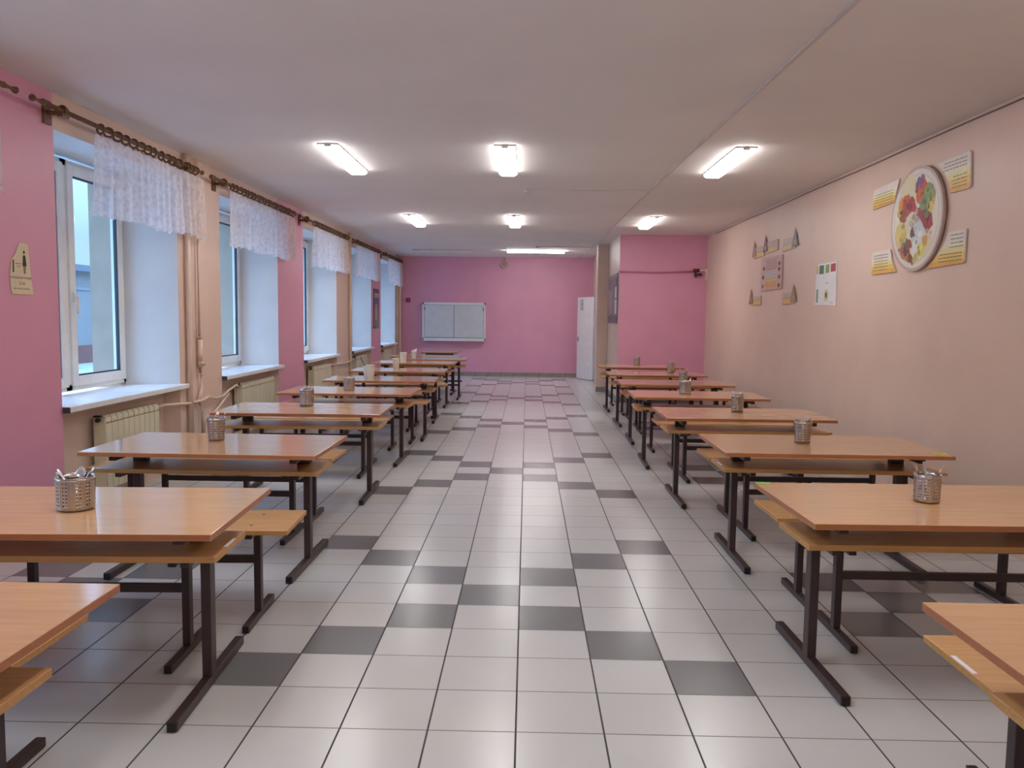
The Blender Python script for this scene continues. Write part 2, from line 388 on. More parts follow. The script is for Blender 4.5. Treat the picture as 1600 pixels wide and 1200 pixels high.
# ---------------------------------------------------------------- lamps
def lamp(cx, cyy, rz, lit, label):
    t = thing('ceiling_lamp', label, 'ceiling lamp', (cx, cyy, H), rz, None)
    q = nb(); bx(q, -.095, .095, -.66, .66, -.014, 0); obj('housing', q, LFRAME, t, bevel=.003)
    q = nb(); prism(q, [(-.090, -.014), (.090, -.014), (.090, -.034), (.062, -.052), (-.062, -.052), (-.090, -.034)], 'y', -.645, .645)
    obj('diffuser', q, lit if lit else WPLAST, t)
    for e in (-1, 1):
        q = nb(); bx(q, -.03, .03, min(e * .645, e * .66), max(e * .645, e * .66), -.030, -.012); obj('end_clip', q, LFRAME, t)
    return t
rows = ((-6.3, 'behind the camera'), (-1.3, 'above the nearest tables'), (3.68, 'of three nearer the camera'), (8.60, 'of three farther away'))
for yy, nm in rows:
    for xx, side in ((-1.43, 'left'), (.135, 'middle'), (2.25, 'right')):
        lamp(xx, yy, 0, LIT, 'lit %s lamp in the ceiling row %s' % (side, nm))
lamp(.53, 14.35, PI / 2, LITB, 'lit lamp mounted crosswise near the far pink wall')
lamp(-1.63, 14.45, PI / 2, None, 'unlit lamp mounted crosswise near the far pink wall')

# ceiling cable ducts and detectors
q = nb()
bx(q, 1.87, 1.90, -2.2, .2, H - .012, H); bx(q, 1.82, 1.85, .2, 2.2, H - .012, H); bx(q, 1.87, 1.82, .2, .215, H - .012, H)
b_ = nb(); q.free(); q = nb()
prism(q, [(1.90, -2.2), (1.925, -2.2), (1.79, 5.5), (1.75, 13.25), (1.60, 16.55), (1.575, 16.55), (1.725, 13.25), (1.765, 5.5)], 'z', H - .013, H - .001)
b_.free()
tag(obj('cable_duct', q, CONDUIT), 'long white cable duct running lengthwise along the ceiling', 'cable duct')
q = nb(); bx(q, .38, 1.765, 5.505, 5.530, H - .013, H - .001)
tag(obj('cable_duct', q, CONDUIT), 'short cross duct on the ceiling between the two lamp rows', 'cable duct')
q = nb(); bx(q, .60, 1.725, 13.22, 13.245, H - .013, H - .001)
tag(obj('cable_duct', q, CONDUIT), 'short cross duct on the ceiling near the far lamp', 'cable duct')
for x_, y_, lb in ((.335, 5.52, 'small smoke detector on the ceiling between the two lamp rows'), (.56, 13.23, 'small smoke detector on the ceiling near the far lamp')):
    q = nb(); lathe(q, [(0, -.045), (.03, -.045), (.045, -.03), (.05, -.012), (.05, 0), (0, 0)], 20); o = obj('smoke_detector', q, CONDUIT); o.location = (x_, y_, H)
    tag(o, lb, 'smoke detector')
q = nb(); pts = [(XR - .006, y, H - .03 - .004 * math.sin(y * 2.1)) for y in [v * .5 - 3 for v in range(0, 27)]]
tube(q, pts, .006, 6); tag(obj('cable', q, mat('grey_cable', (130, 108, 100), .6)), 'thin cable along the top of the peach wall', 'cable')

# ---------------------------------------------------------------- outside, seen through the glass
q = nb(); bx(q, -60, XO - .02, -30, 90, -.4, -.25); g = obj('ground', q, mat('snowy_yard', (150, 160, 168), .8, noise=(.6, .2, (1, 1, 1)))); struct(g, 'pale yard outside the windows', 'ground')
t = thing('building', 'low white building with a red plinth seen through the first window', 'building', (-15, 0, -.25))
q = nb(); bx(q, -6, 0, 4, 70, .62, 3.15); obj('wall', q, mat('outside_white_render', (120, 120, 118), .8), t)
q = nb(); bx(q, -6.05, .05, 4, 70, 0, .62); obj('plinth', q, mat('outside_red_plinth', (104, 62, 54), .8), t)
q = nb(); bx(q, -6.3, .3, 3.7, 70.3, 3.15, 3.36); obj('roof', q, mat('outside_roof', (96, 104, 112), .7), t)
q = nb(); bx(q, 0, .04, 4, 70, 2.52, 2.62); obj('string_course', q, mat('outside_course', (120, 122, 128), .7), t)
for yd in (24.3, 33, 45): 
    q = nb(); tube(q, [(.12, yd, .2), (.12, yd, 1.6)], .07, 8); obj('drainpipe', q, mat('outside_pipe_%d' % yd, (96, 84, 86), .6), t)
for yd in (28, 31.5, 38, 42):
    q = nb(); bx(q, 0, .03, yd, yd + 1.2, 1.1, 2.2); obj('window', q, mat('outside_window_%d' % yd, (80, 92, 104), .2), t)
random.seed(4)
tr = thing('bare_tree', 'bare tree behind the low white building', 'tree', (-26, 38.2, -.25))
q = nb(); tube(q, [(0, 0, 0), (.05, 0, 2.6), (0, .1, 4.2)], .12, 8, radii=[.15, .1, .04]); obj('trunk', q, mat('bark', (70, 66, 66), .9), tr)
q = nb()
for i in range(60):
    z = 1.8 + random.random() * 2.4; a = random.random() * 2 * PI; r = random.uniform(.4, 1.1) * (1 - (z - 1.8) / 3.4)
    p0 = Vector((0, .02, z)); p1 = p0 + Vector((math.cos(a) * r, math.sin(a) * r, r * .8)); tube(q, [p0, (p0 + p1) / 2 + Vector((0, 0, .05)), p1], .03, 5, radii=[.035, .02, .008])
obj('branches', q, MATS['bark'], tr)

# ---------------------------------------------------------------- radiators and pipes
def radiator(yc, n, label, near_valve=True):
    t = thing('radiator', label, 'radiator', (0, yc, 0)); w = .093; y0 = -n * w / 2
    q = nb()
    for i in range(n):
        a = y0 + i * w
        bx(q, -2.985, -2.970, a + .004, a + w - .004, .13, .655)            # front fins
        bx(q, -3.05, -2.985, a + w / 2 - .012, a + w / 2 + .012, .13, .68)   # web
        bx(q, -3.062, -3.05, a + .006, a + w - .006, .13, .69)
        prism(q, [(-3.06, .66), (-3.06, .715), (-2.99, .725), (-2.972, .70), (-2.972, .668)], 'y', a + .006, a + w - .006)
    obj('section_block', q, RAD, t, bevel=.003)
    q = nb(); bx(q, -3.06, -2.985, y0, -y0, .60, .66); bx(q, -3.06, -2.985, y0, -y0, .14, .19)
    obj('collector', q, RAD, t)
    q = nb(); bx(q, -3.068, -2.972, y0 - .008, y0, .13, .70); obj('end_panel', q, RAD, t, bevel=.002)
    q = nb(); tube(q, [(-3.02, y0 - .008, .69), (-3.02, y0 - .045, .69)], .016, 10); bx(q, -3.045, -2.995, y0 - .05, y0 - .01, .715, .728); obj('air_valve', q, STEEL if False else CAPM, t)
    return t
names = ['first', 'second', 'third', 'fourth', 'fifth']
for k, (yc, n) in enumerate(((2.53, 10), (5.75, 13), (8.9, 12), (12.05, 11), (15.1, 10))):
    radiator(yc, n, 'cream sectioned radiator under the %s window from the camera' % names[k])
def pipe(label, runs, grp=None, clips=()):
    t = thing('heating_pipe', label, 'pipe', (0, 0, 0)); q = nb()
    for pts, r in runs: tube(q, pts, r, 10)
    obj('tube', q, PIPE, t)
    if clips:
        q = nb()
        for c in clips: torus(q, c, .026, .007, 'z', 14, 6); bx(q, XL, c[0], c[1] - .008, c[1] + .008, c[2] - .008, c[2] + .008)
        obj('pipe_clip', q, PIPE, t)
    return t
pipe('thick beige riser on the peach pier after the first window', [([(XL + .035, 3.55, 0), (XL + .035, 3.55, H)], .026)])
pipe('thin beige riser with couplings on the peach pier after the first window',
     [([(XL + .035, 3.80, 0), (XL + .035, 3.82, .55), (XL + .04, 3.74, .66), (XL + .035, 3.83, .80), (XL + .035, 3.80, 1.0), (XL + .035, 3.80, H)], .018),
      ([(XL + .035, 3.80, 1.0), (XL + .035, 3.80, 1.28)], .026), ([(XL + .05, 3.76, 1.05), (XL + .05, 3.86, 1.03)], .016)], clips=((XL + .035, 3.80, .93), (XL + .035, 3.80, 1.30)))
pipe('beige pipe from the first radiator bent towards the second radiator',
     [([(-3.02, 3.0, .68), (-3.0, 3.15, .69), (-2.915, 3.48, .67), (-2.89, 3.75, .67), (-2.90, 3.95, .69), (-2.90, 4.15, .655), (-2.90, 4.35, .66), (-2.90, 4.5, .70), (-2.95, 4.9, .735), (-3.01, 5.10, .69)], .014)])
pipe('beige slanting pipe on the pier before the second window', [([(-2.915, 4.55, .67), (-2.92, 4.3, .56), (-2.92, 3.95, .43), (-2.92, 3.85, .10)], .014)])
pipe('beige corner riser on the peach pier after the third window', [([(XL + .03, 10.72, 0), (XL + .03, 10.72, H)], .030)])
pipe('beige link pipe on the peach pier after the third window', [([(-3.02, 9.5, .68), (-2.98, 9.72, .68), (-2.92, 9.86, .68), (-2.91, 10.3, .665), (-2.91, 10.68, .69), (-2.92, 10.95, .70), (-3.02, 11.5, .69)], .014)])
pipe('beige riser in the far corner beside the last window', [([(XL + .04, 16.45, 0), (XL + .04, 16.45, H)], .034)])
pipe('beige riser on the pier right after the last window', [([(XL + .035, 16.12, 0), (XL + .035, 16.12, H)], .02)])

# ---------------------------------------------------------------- curtains
def curtain_rod(y0, y1, label, seed, rings):
    random.seed(seed); x = -2.835; z = 2.905
    t = thing('curtain_rod', label, 'curtain rod', (x, (y0 + y1) / 2, z)); h = (y1 - y0) / 2
    q = nb(); tube(q, [(0, -h, 0), (0, h, 0)], .017, 10); obj('pole', q, WOODROD, t)
    for s in (-1, 1):
        q = nb(); L = .26; n = 9
        prof = [.016, .020, .014, .012, .010, .012, .018, .024, .010]
        tube(q, [(0, s * (h - .02 + L * i / (n - 1) * .6), 0) for i in range(n)], .02, 10, radii=prof); obj('finial', q, WOODROD, t)
        q = nb(); yb = s * (h - .22); bx(q, -.115, -.10, yb - .045, yb + .045, -.09, .07); bx(q, -.105, .01, yb - .012, yb + .012, -.03, .0); torus(q, (0, yb, 0), .030, .010, 'y'); torus(q, (0, yb + .03, 0), .026, .007, 'y')
        bx(q, -.02, .022, yb - .03, yb + .05, -.045, -.02)
        obj('bracket', q, WOODROD, t, fixn=True)
    q = nb()
    for i in range(rings):
        torus(q, (0, 0, 0), .028, .0065, 'y', 16, 6)
    q.free()
    return t
def rings_for(rod_t, y0, y1, n, seed):
    random.seed(seed); yc = rod_t.location.y
    for i in range(n):
        q = nb(); y = y0 + (y1 - y0) * (i + .5) / n + random.uniform(-.02, .02)
        ti = random.uniform(-.6, .6)
        torus(q, (0, 0, 0), .034, .0085, 'y', 16, 6)
        bmesh.ops.rotate(q, verts=q.verts, cent=(0, 0, 0), matrix=Matrix.Rotation(ti, 3, 'Z'))
        for v in q.verts: v.co.y += y - yc; v.co.z -= .010
        bx(q, -.004, .004, y - yc - .004, y - yc + .004, -.058, -.034)
        obj('curtain_ring', q, WOODROD, rod_t)
def curtain(y0, y1, label, seed):
    random.seed(seed); q = nb(); n = int((y1 - y0) * 110); m = 16; zt = 2.855; zb = 2.275
    ph = [random.uniform(0, 6.3) for _ in range(6)]; verts = []
    for i in range(n + 1):
        u = i / n; y = y0 + (y1 - y0) * u; row = []
        f = .020 * math.sin(y * 46 + ph[0] + 1.4 * math.sin(y * 5 + ph[1])) + .010 * math.sin(y * 27 + ph[2]) + .006 * math.sin(y * 90 + ph[3])
        sag = .012 * abs(math.sin((y - y0) * PI / .17))
        scal = .016 * abs(math.sin((y - y0) * PI / .055)) + .012 * math.sin(y * 7 + ph[4]) + .008 * math.sin(y * 31 + ph[5])
        for j in range(m + 1):
            v = j / m; z = (zt - sag) * (1 - v) + (zb - scal) * v
            flare = (u - .5) * .10 * v
            row.append(q.verts.new((-2.835 + f * (.35 + .85 * v), y + flare, z)))
        verts.append(row)
    for i in range(n):
        for j in range(m):
            fc = q.faces.new((verts[i][j], verts[i + 1][j], verts[i + 1][j + 1], verts[i][j + 1])); fc.smooth = True
    return tag(obj('curtain', q, LACE, fixn=False), label, 'curtain')
CUR = [(-1.95, .74, -1.2, .70, 'a pier before the first window, cut by the left picture edge', 8), (1.14, 3.62, 1.78, 3.78, 'the first window', 15), (4.08, 6.82, 4.47, 6.90, 'the second window', 20),
       (7.27, 10.15, 7.87, 10.24, 'the third window', 18), (10.72, 13.30, 10.88, 13.28, 'the fourth window', 16), (13.78, 16.30, 14.35, 16.50, 'the last window before the far wall', 14)]
for k, (a, c, d0, d1, nm, n) in enumerate(CUR):
    where = ('over ' + nm) if k else 'at the left picture edge'
    t = curtain_rod(a, c, 'carved brown curtain rod ' + where, k + 3, n)
    rings_for(t, d0 + .02, min(d1, c + .05) - .02, n, 40 + k)
    curtain(d0, d1, 'short white lace valance ' + ('over ' + nm if k else 'at the left picture edge'), k + 11)

# ---------------------------------------------------------------- tables and benches
def make_table():
    t = thing('dining_table', 'x', 'table'); L, D, ht = 1.37, .80, .745
    q = nb(); fs = bx(q, -L / 2, L / 2, -D / 2, D / 2, ht - .025, ht)
    for f in fs[2:]: f.material_index = 1
    obj('tabletop', q, [LAM, LAMEDGE], t, bevel=.002)
    q = nb(); fs = bx(q, -L / 2 + .024, L / 2 - .024, -.285, .09, .603, .627)
    for f in fs[2:]: f.material_index = 1
    obj('shelf', q, [SEATM, SEATEDGE], t, bevel=.002)
    for s in (-1, 1):
        x = s * (L / 2 - .155)
        q = nb(); bx(q, x - .02, x + .02, -.03, .03,   .04, .5715); leg = obj('leg', q, FRAME, t, bevel=.003)
        q = nb(); bx(q, x - .02, x + .02, -.405, .405, .002, .042); ft = obj('foot', q, FRAME, leg, bevel=.004)
        q = nb(); bx(q, x - .0175, x + .0175, -.25, .07, .5715, .6025); obj('shelf_bracket', q, FRAME, leg, bevel=.003)
        q = nb(); bx(q, min(x + s * .02, x - s * .06), max(x + s * .02, x - s * .06), -.03, .03, .6275, ht - .065); obj('upper_block', q, FRAME, leg, bevel=.003)
        q = nb(); bx(q, x - .02, x + .02, -.31, .31, ht - .065, ht - .0255); obj('bracket', q, FRAME, leg, bevel=.003)
        for e in (-1, 1):
            q = nb(); bx(q, x - .017, x + .017, e * .405 - .004, e * .405 + .004, .005, .039); obj('foot_cap', q, CAPM, leg)
    q = nb(); bx(q, -L / 2 + .18, L / 2 - .18, -.015, .015, ht - .06, ht - .026); obj('rail', q, FRAME, t)
    return t
def make_bench():
    t = thing('bench', 'x', 'bench'); L, D, ht = 1.53, .42, .503
    q = nb(); fs = bx(q, -L / 2, L / 2, -D / 2, D / 2, ht - .024, ht)
    for f in fs[2:]: f.material_index = 1
    obj('seat', q, [SEATM, SEATEDGE], t, bevel=.003)
    for s in (-1, 1):
        x = s * .565
        q = nb(); bx(q, x - .0175, x + .0175, -.0225, .0225, .038, ht - .055); leg = obj('leg', q, FRAME, t, bevel=.003)
        q = nb(); bx(q, x - .0175, x + .0175, -.235, .235, .002, .038); obj('foot', q, FRAME, leg, bevel=.004)
        q = nb(); bx(q, x - .0175, x + .0175, -.17, .17, ht - .055, ht - .024); obj('bracket', q, FRAME, leg, bevel=.003)
        for e in (-1, 1):
            q = nb(); bx(q, x - .015, x + .015, e * .235 - .004, e * .235 + .004, .005, .035); obj('foot_cap', q, CAPM, leg)
    q = nb(); bx(q, -.55, .55, -.012, .012, .282, .32); obj('stretcher', q, FRAME, t)
    for s in (-1, 1):
        for e in (-.11, .11):
            q = nb(); lathe(q, [(0, .0012), (.007, .0012), (.008, 0)], 10, c=(s * .565, e, ht)); obj('screw', q, CAPM, t)
    return t
TBL = make_table(); BEN = make_bench(); used = {'t': False, 'b': False}
ORD = ['nearest', 'second', 'third', 'fourth', 'fifth', 'sixth', 'seventh', 'eighth', 'ninth', 'tenth']
def put(kind, loc, rz, label, group):
    src = TBL if kind == 't' else BEN
    if not used[kind]:
        used[kind] = True; src.location = loc; src.rotation_euler = (0, 0, rz); src['label'] = label; src['group'] = group; return src
    return dup(src, loc, rz, label, group)
LT = [(-.84, -2.31, .0), (-.80, -1.0, .045), (-.835, .69, -.01), (-.83, 2.61, .02), (-.815, 4.30, -.01), (-.775, 5.95, .03), (-.83, 7.62, .03), (-.865, 9.62, 0), (-.76, 10.90, .01), (-.95, 11.86, -.02)]
RT = [(1.495, -2.34, .0), (1.49, -.65, .02), (1.56, 1.01, -.005), (1.495, 2.68, .0), (1.465, 4.36, -.03), (1.52, 5.95, -.03), (1.535, 7.56, .01), (1.555, 9.35, .0)]
extraL = [', cut off at the lower left', ' with a wide steel cutlery holder', '', '', '', ' with white tumblers', ' with one white tumbler', ' with a white tumbler', '', '']
LTO = []
for k, (xr, y, rz) in enumerate(LT):
    LTO.append(put('t', (xr - .685, y, 0), rz, '%s dining table from the camera in the window row%s' % (ORD[k], extraL[k]), 'dining tables in the window row'))
put('t', (-1.57, 14.10, 0), PI / 2, 'last table of the window row, turned lengthwise below the wall shutter', 'dining tables in the window row')
RTO = []
for k, (xl, y, rz) in enumerate(RT):
    RTO.append(put('t', (xl + .685, y, 0), rz, '%s dining table from the camera in the row along the peach wall' % ORD[k], 'dining tables along the peach wall'))
# benches: (x of aisle end of the frame post, y centre, rz)
LB = [(-1.355, -1.73, 0), (-1.175, -.69, .04), (-1.00, -.245, .05), (-1.26, 1.28, -.01), (-1.24, 1.76, .0), (-1.22, 3.50, .01), (-1.235, 3.985, .01),
      (-1.2, 5.09, 0), (-1.04, 5.58, .02), (-1.22, 6.62, 0), (-1.20, 7.10, .01), (-1.06, 8.02, .01), (-1.2, 8.55, 0), (-1.20, 9.10, 0), (-1.22, 10.28, .0), (-1.2, 12.6, 0)]
LBN = ['just behind the nearest window-row table', 'tucked under the second window-row table', 'showing two screw holes, behind the second window-row table',
       'front of the pair behind the third window-row table', 'rear of the pair behind the third window-row table', 'front of the pair behind the fourth window-row table', 'rear of the pair behind the fourth window-row table',
       'front of the pair behind the fifth window-row table', 'jutting into the aisle behind the fifth window-row table', 'front of the pair behind the sixth window-row table', 'rear of the pair behind the sixth window-row table',
       'jutting out under the seventh window-row table', 'just behind the seventh window-row table', 'tucked under the eighth window-row table', 'just behind the eighth window-row table', 'behind the tenth window-row table']
for (xp, y, rz), nm in zip(LB, LBN): put('b', (xp - .565 - (.0), y, 0), rz, 'wooden bench ' + nm, 'benches of the window row')
RB = [(1.89, -1.78, 0), (1.895, -.31, .0), (1.885, .22, .01), (1.955, 1.58, .0), (1.94, 2.07, .005), (1.89, 3.53, .0), (1.87, 4.01, .0), (1.83, 5.22, -.02), (1.9, 6.70, .0), (1.92, 7.18, 0), (1.93, 8.28, .0), (1.9, 8.76, 0), (1.88, 10.15, 0)]
RBN = ['just behind the nearest table along the peach wall', 'tucked under the second table along the peach wall', 'behind the second table along the peach wall',
       'front of the pair behind the third table along the peach wall', 'rear of the pair behind the third table along the peach wall', 'front of the pair behind the fourth table along the peach wall', 'rear of the pair behind the fourth table along the peach wall',
       'behind the fifth table along the peach wall', 'front of the pair behind the sixth table along the peach wall', 'rear of the pair behind the sixth table along the peach wall',
       'front of the pair behind the seventh table along the peach wall', 'rear of the pair behind the seventh table along the peach wall', 'behind the last table along the peach wall']
RBO = []
for (xp, y, rz), nm in zip(RB, RBN): RBO.append(put('b', (xp + .565, y, 0), rz, 'wooden bench ' + nm, 'benches along the peach wall'))
# stickers and tape
def sticker(parent, x0, x1, y0, y1, z, m, nm, lab):
    q = nb(); bx(q, x0, x1, y0, y1, z, z + .0012); o = obj(nm, q, m, parent); o['label'] = lab
YEL = mat('yellow_sticker', (225, 210, 70), .5); GRN = mat('green_sticker', (120, 220, 60), .5)
sticker(RTO[2], .61, .665, -.37, -.27, .7452, YEL, 'sticker', 'yellow tape mark')
sticker(RTO[1], -.68, -.61, .365, .397, .7452, GRN, 'sticker', 'green tape mark')
sticker(RBO[0], -.763, -.748, -.09, .04, .5032, PAPER, 'sticker', 'white tape strip')
sticker(LTO[1], .645, .659, -.15, -.03, .6272, PAPER, 'sticker', 'white tape strip')
sticker(RTO[2], -.659, -.645, -.17, -.05, .6272, PAPER, 'sticker', 'white tape strip')

# ---------------------------------------------------------------- cutlery holders and tumblers
def holder_mesh(r0, r1, h, seg=35, rows=9):
    q = nb(); V = []
    for j in range(rows + 1):
        z = .004 + (h - .004) * j / rows; r = r0 + (r1 - r0) * j / rows
        V.append([q.verts.new((r * math.cos(2 * PI * i / seg), r * math.sin(2 * PI * i / seg), z)) for i in range(seg)])
    for j in range(rows):
        for i in range(seg):
            c = [V[j][i], V[j][(i + 1) % seg], V[j + 1][(i + 1) % seg], V[j + 1][i]]
            g = i % 7
            if 1 <= j <= rows - 2 and g in (0, 1, 3, 4):
                ctr = sum((v.co for v in c), Vector()) / 4; e1 = (c[1].co - c[0].co) / 2; e2 = (c[3].co - c[0].co) / 2
                hs = min(.0038, min(e1.length, e2.length) * .8); d1 = e1.normalized() * hs; d2 = e2.normalized() * hs
                o8 = [q.verts.new(ctr + d1 * math.cos(a) + d2 * math.sin(a)) for a in [PI / 8 - PI + PI / 4 * k for k in range(8)]]
                # corner order 0:(-,-) 1:(+,-) 2:(+,+) 3:(-,+)
                pr = [(0, 1), (2, 3), (4, 5), (6, 7)]
                for k in range(4):
                    a_, b_ = pr[k]; q.faces.new((c[k], o8[b_], o8[a_])); nk = pr[(k + 1) % 4][0]
                    q.faces.new((c[k], c[(k + 1) % 4], o8[nk], o8[b_]))
            else: q.faces.new(c)
    for f in q.faces: f.smooth = True
    # base with rounded foot
    cb = q.verts.new((0, 0, .002))
    for i in range(seg): q.faces.new((cb, V[0][(i + 1) % seg], V[0][i]))
    return q
HG = 'steel cutlery holders on the tables'
def holder(x, y, r0, r1, h, label, z=.745):
    t = thing('cutlery_holder', label, 'cutlery holder', (x, y, z), random.uniform(0, 1), HG)
    o = obj('body', holder_mesh(r0, r1, h), STEEL, t, fixn=True)
    md = o.modifiers.new('thickness', 'SOLIDIFY'); md.thickness = .0012; md.offset = -1
    q = nb(); torus(q, (0, 0, h), r1, .0018, 'z', 40, 6); obj('rim', q, STEEL, t)
    return t
def cut(x, y, z, az, tilt, kind, label, group, h):
    """cutlery standing in a holder, its foot on the holder floor"""
    q = nb(); L = .185
    if kind == 'spoon':   # bowl up
        tube(q, [(0, 0, 0), (0, 0, L * .7)], .0025, 8, radii=[.0035, .0022])
        for j in range(8):
            pass
        rings = []
        for j in range(9):
            u = j / 8; w = .0195 * math.sin(PI * min(1, max(0.02, u)) ** .85) + .001
            zz = L * .68 + u * .062; rings.append([q.verts.new((w * math.cos(a), -.006 * math.sin(PI * u) * (1 - (math.cos(a)) ** 2) + .0015 * math.sin(a), zz)) for a in [2 * PI * k / 12 for k in range(12)]])
        for j in range(8):
            for k in range(12):
                f = q.faces.new((rings[j][k], rings[j][(k + 1) % 12], rings[j + 1][(k + 1) % 12], rings[j + 1][k])); f.smooth = True
        q.faces.new(rings[0]); q.faces.new(rings[-1][::-1])
    else:                 # handle up: flat tapering strip, rounded end
        prof = [(.010, 0), (.011, .03), (.004, .055), (.0035, .10), (.006, .15), (.0085, L - .012), (.006, L)]
        A = [(-w, zz) for w, zz in prof]; B = [(w, zz) for w, zz in prof[::-1]]
        prism(q, A + B, 'y', -.0012, .0012)
    M = Matrix.Rotation(az, 4, 'Z') @ Matrix.Rotation(tilt, 4, 'X')
    o = obj(kind if kind != 'handle' else 'cutlery_piece', q, CUTL); o.location = (x, y, z + .006); o.rotation_euler = M.to_euler()
    tag(o, label, 'cutlery', group); return o
random.seed(21)
HOLD = [(-1.472, -1.02, .071, .074, .135, 'wide perforated steel cutlery holder on the second window-row table', 6), (-1.60, .80, .049, .058, .145, 'tapered perforated steel cutlery holder on the third window-row table', 4),
        (-1.57, 2.79, .060, .063, .150, 'steel cutlery holder on the fourth window-row table', 4), (-1.53, 4.30, .058, .060, .138, 'steel cutlery holder on the fifth window-row table, almost empty', 0),
        (2.147, -.63, .054, .057, .125, 'perforated steel cutlery holder on the second table along the peach wall', 3), (2.165, 1.06, .049, .057, .145, 'tapered perforated steel cutlery holder on the third table along the peach wall', 3),
        (2.19, 2.80, .050, .055, .150, 'steel cutlery holder on the fourth table along the peach wall', 4), (2.054, 4.42, .062, .064, .140, 'wide steel cutlery holder on the fifth table along the peach wall', 1),
        (2.31, 5.86, .050, .056, .150, 'steel cutlery holder on the sixth table along the peach wall, half hidden', 2), (2.487, 7.75, .050, .056, .145, 'steel cutlery holder on the seventh table along the peach wall', 1),
        (2.21, 9.40, .050, .055, .140, 'steel cutlery holder on the last table along the peach wall', 1)]
for (x, y, r0, r1, h, lb, nc) in HOLD:
    holder(x, y, r0, r1, h, lb)
    place = lb.split(' holder on ')[1].split(',')[0]
    for i in range(nc):
        az = 2 * PI * (i + .3) / max(nc, 1) + random.uniform(-.3, .3); tl = -math.atan((r1 * .88 + r0 * .35) / h) * .92
        sx_, sy_ = -math.sin(az) * r0 * -.0, 0
        # foot starts on the opposite side of the floor of the holder
        dx, dy = math.sin(az), -math.cos(az)     # lean direction after Rz(az)*Rx(tilt)
        f = r0 * .40
        ang = math.atan(((r1 - .006) + f) / h * .92); 
        ox, oy = -math.sin(az) * -1, 0
        kind = 'spoon' if i % 3 == 0 else 'handle'
        o = cut(x, y, .745, az, ang, kind, 'x', None, h)
        lean = (o.rotation_euler.to_matrix() @ Vector((0, 0, 1))); l2 = Vector((lean.x, lean.y)).normalized()
        o.location.x = x - l2.x * f; o.location.y = y - l2.y * f
        if abs(l2.x) > abs(l2.y): where = 'the windows' if l2.x < 0 else 'the peach wall'
        else: where = 'the camera' if l2.y < 0 else 'the far wall'
        pl = place.replace('the ', '', 1) if place.startswith('the ') else place
        kk = 'spoon, bowl up' if kind == 'spoon' else 'cutlery handle'
        o['label'] = '%s, leaning to %s in holder on %s' % (kk, where, pl.replace(' along the peach wall', ' of peach-wall row')); o['group'] = 'cutlery in the holder on ' + place

def tumbler(x, y, r0, r1, h, label, napkin=False):
    t = thing('tumbler', label, 'tumbler', (x, y, .745), 0, 'white tumblers')
    q = nb(); rg = lathe(q, [(r0 - .004, 0), (r0, .003), (r1, h - .003), (r1 + .002, h), (r1 - .002, h), (r0 - .003, .008)], 32)
    q.faces.new(rg[0][::-1]); q.faces.new(rg[-1]); obj('cup', q, WPLAST, t)
    return t
tumbler(-1.635, 6.02, .042, .056, .165, 'white tumbler nearer the aisle on the sixth window-row table')
tumbler(-1.70, 6.13, .040, .054, .145, 'white tumbler nearer the windows on the sixth window-row table')
tumbler(-1.60, 7.80, .040, .052, .155, 'white tumbler on the seventh window-row table')
tumbler(-1.735, 9.40, .048, .058, .175, 'white tumbler on the eighth window-row table')
tumbler(-1.77, 10.95, .040, .050, .120, 'white tumbler holding a folded napkin on the ninth window-row table')
q = nb(); prism(q, [(-.035, .01), (.035, .01), (.055, .185), (.02, .165), (-.048, .135)], 'y', -.004, .004); o = obj('napkin', q, PAPER); o.location = (-1.77, 10.95, .745); o.rotation_euler = (0, 0, .2)
tag(o, 'folded white napkin standing in the tumbler on the ninth window-row table', 'napkin')
q = nb(); tube(q, [(.035, 0, 0), (-.085, -.01, .245)], .0045, 8); o = obj('stick', q, CAPM); o.location = (-1.70, 6.13, .756)
tag(o, 'thin dark stick leaning in the tumbler nearer the windows on the sixth window-row table', 'stick')

# ---------------------------------------------------------------- things on the walls
class Flat:
    """multi-material printed board on the right wall; u runs towards the camera (-Y), v up"""
    def __init__(s, x): s.b = nb(); s.m = []; s.x = x; s.n = 0
    def mi(s, m):
        if m not in s.m: s.m.append(m)
        return s.m.index(m)
    def slab(s, pts, th, m):
        prism(s.b, pts, 'x', s.x - th, s.x, s.mi(m)); s.top = s.x - th
    def ink(s, pts, m):
        s.n += 1; x = s.top - .0004 - s.n * .00004
        f = s.b.faces.new([s.b.verts.new((x, p[0], p[1])) for p in pts]); f.material_index = s.mi(m)
    def rect(s, y0, y1, z0, z1, m): s.ink([(y0, z0), (y1, z0), (y1, z1), (y0, z1)], m)
    def make(s, name, label, cat, group=None, parent=None):
        o = obj(name, s.b, s.m, parent)
        if not parent: tag(o, label, cat, group)
        return o
CM = {}
def cm(rgb):
    if rgb not in CM: CM[rgb] = mat('print_%d_%d_%d' % rgb, rgb, .45)
    return CM[rgb]
def lines(F, y0, y1, z0, z1, n, m=None, seed=0):
    rr = random.Random(seed); m = m or cm((134, 114, 100))
    for i in range(n):
        z = z0 + (z1 - z0) * (i + .5) / n; a = y0
        while a < y1 - .012:
            w = min(rr.uniform(.015, .06), y1 - a); F.rect(a, a + w, z - (z1 - z0) / n * .12, z + (z1 - z0) / n * .12, m); a += w + .008
X0 = XR
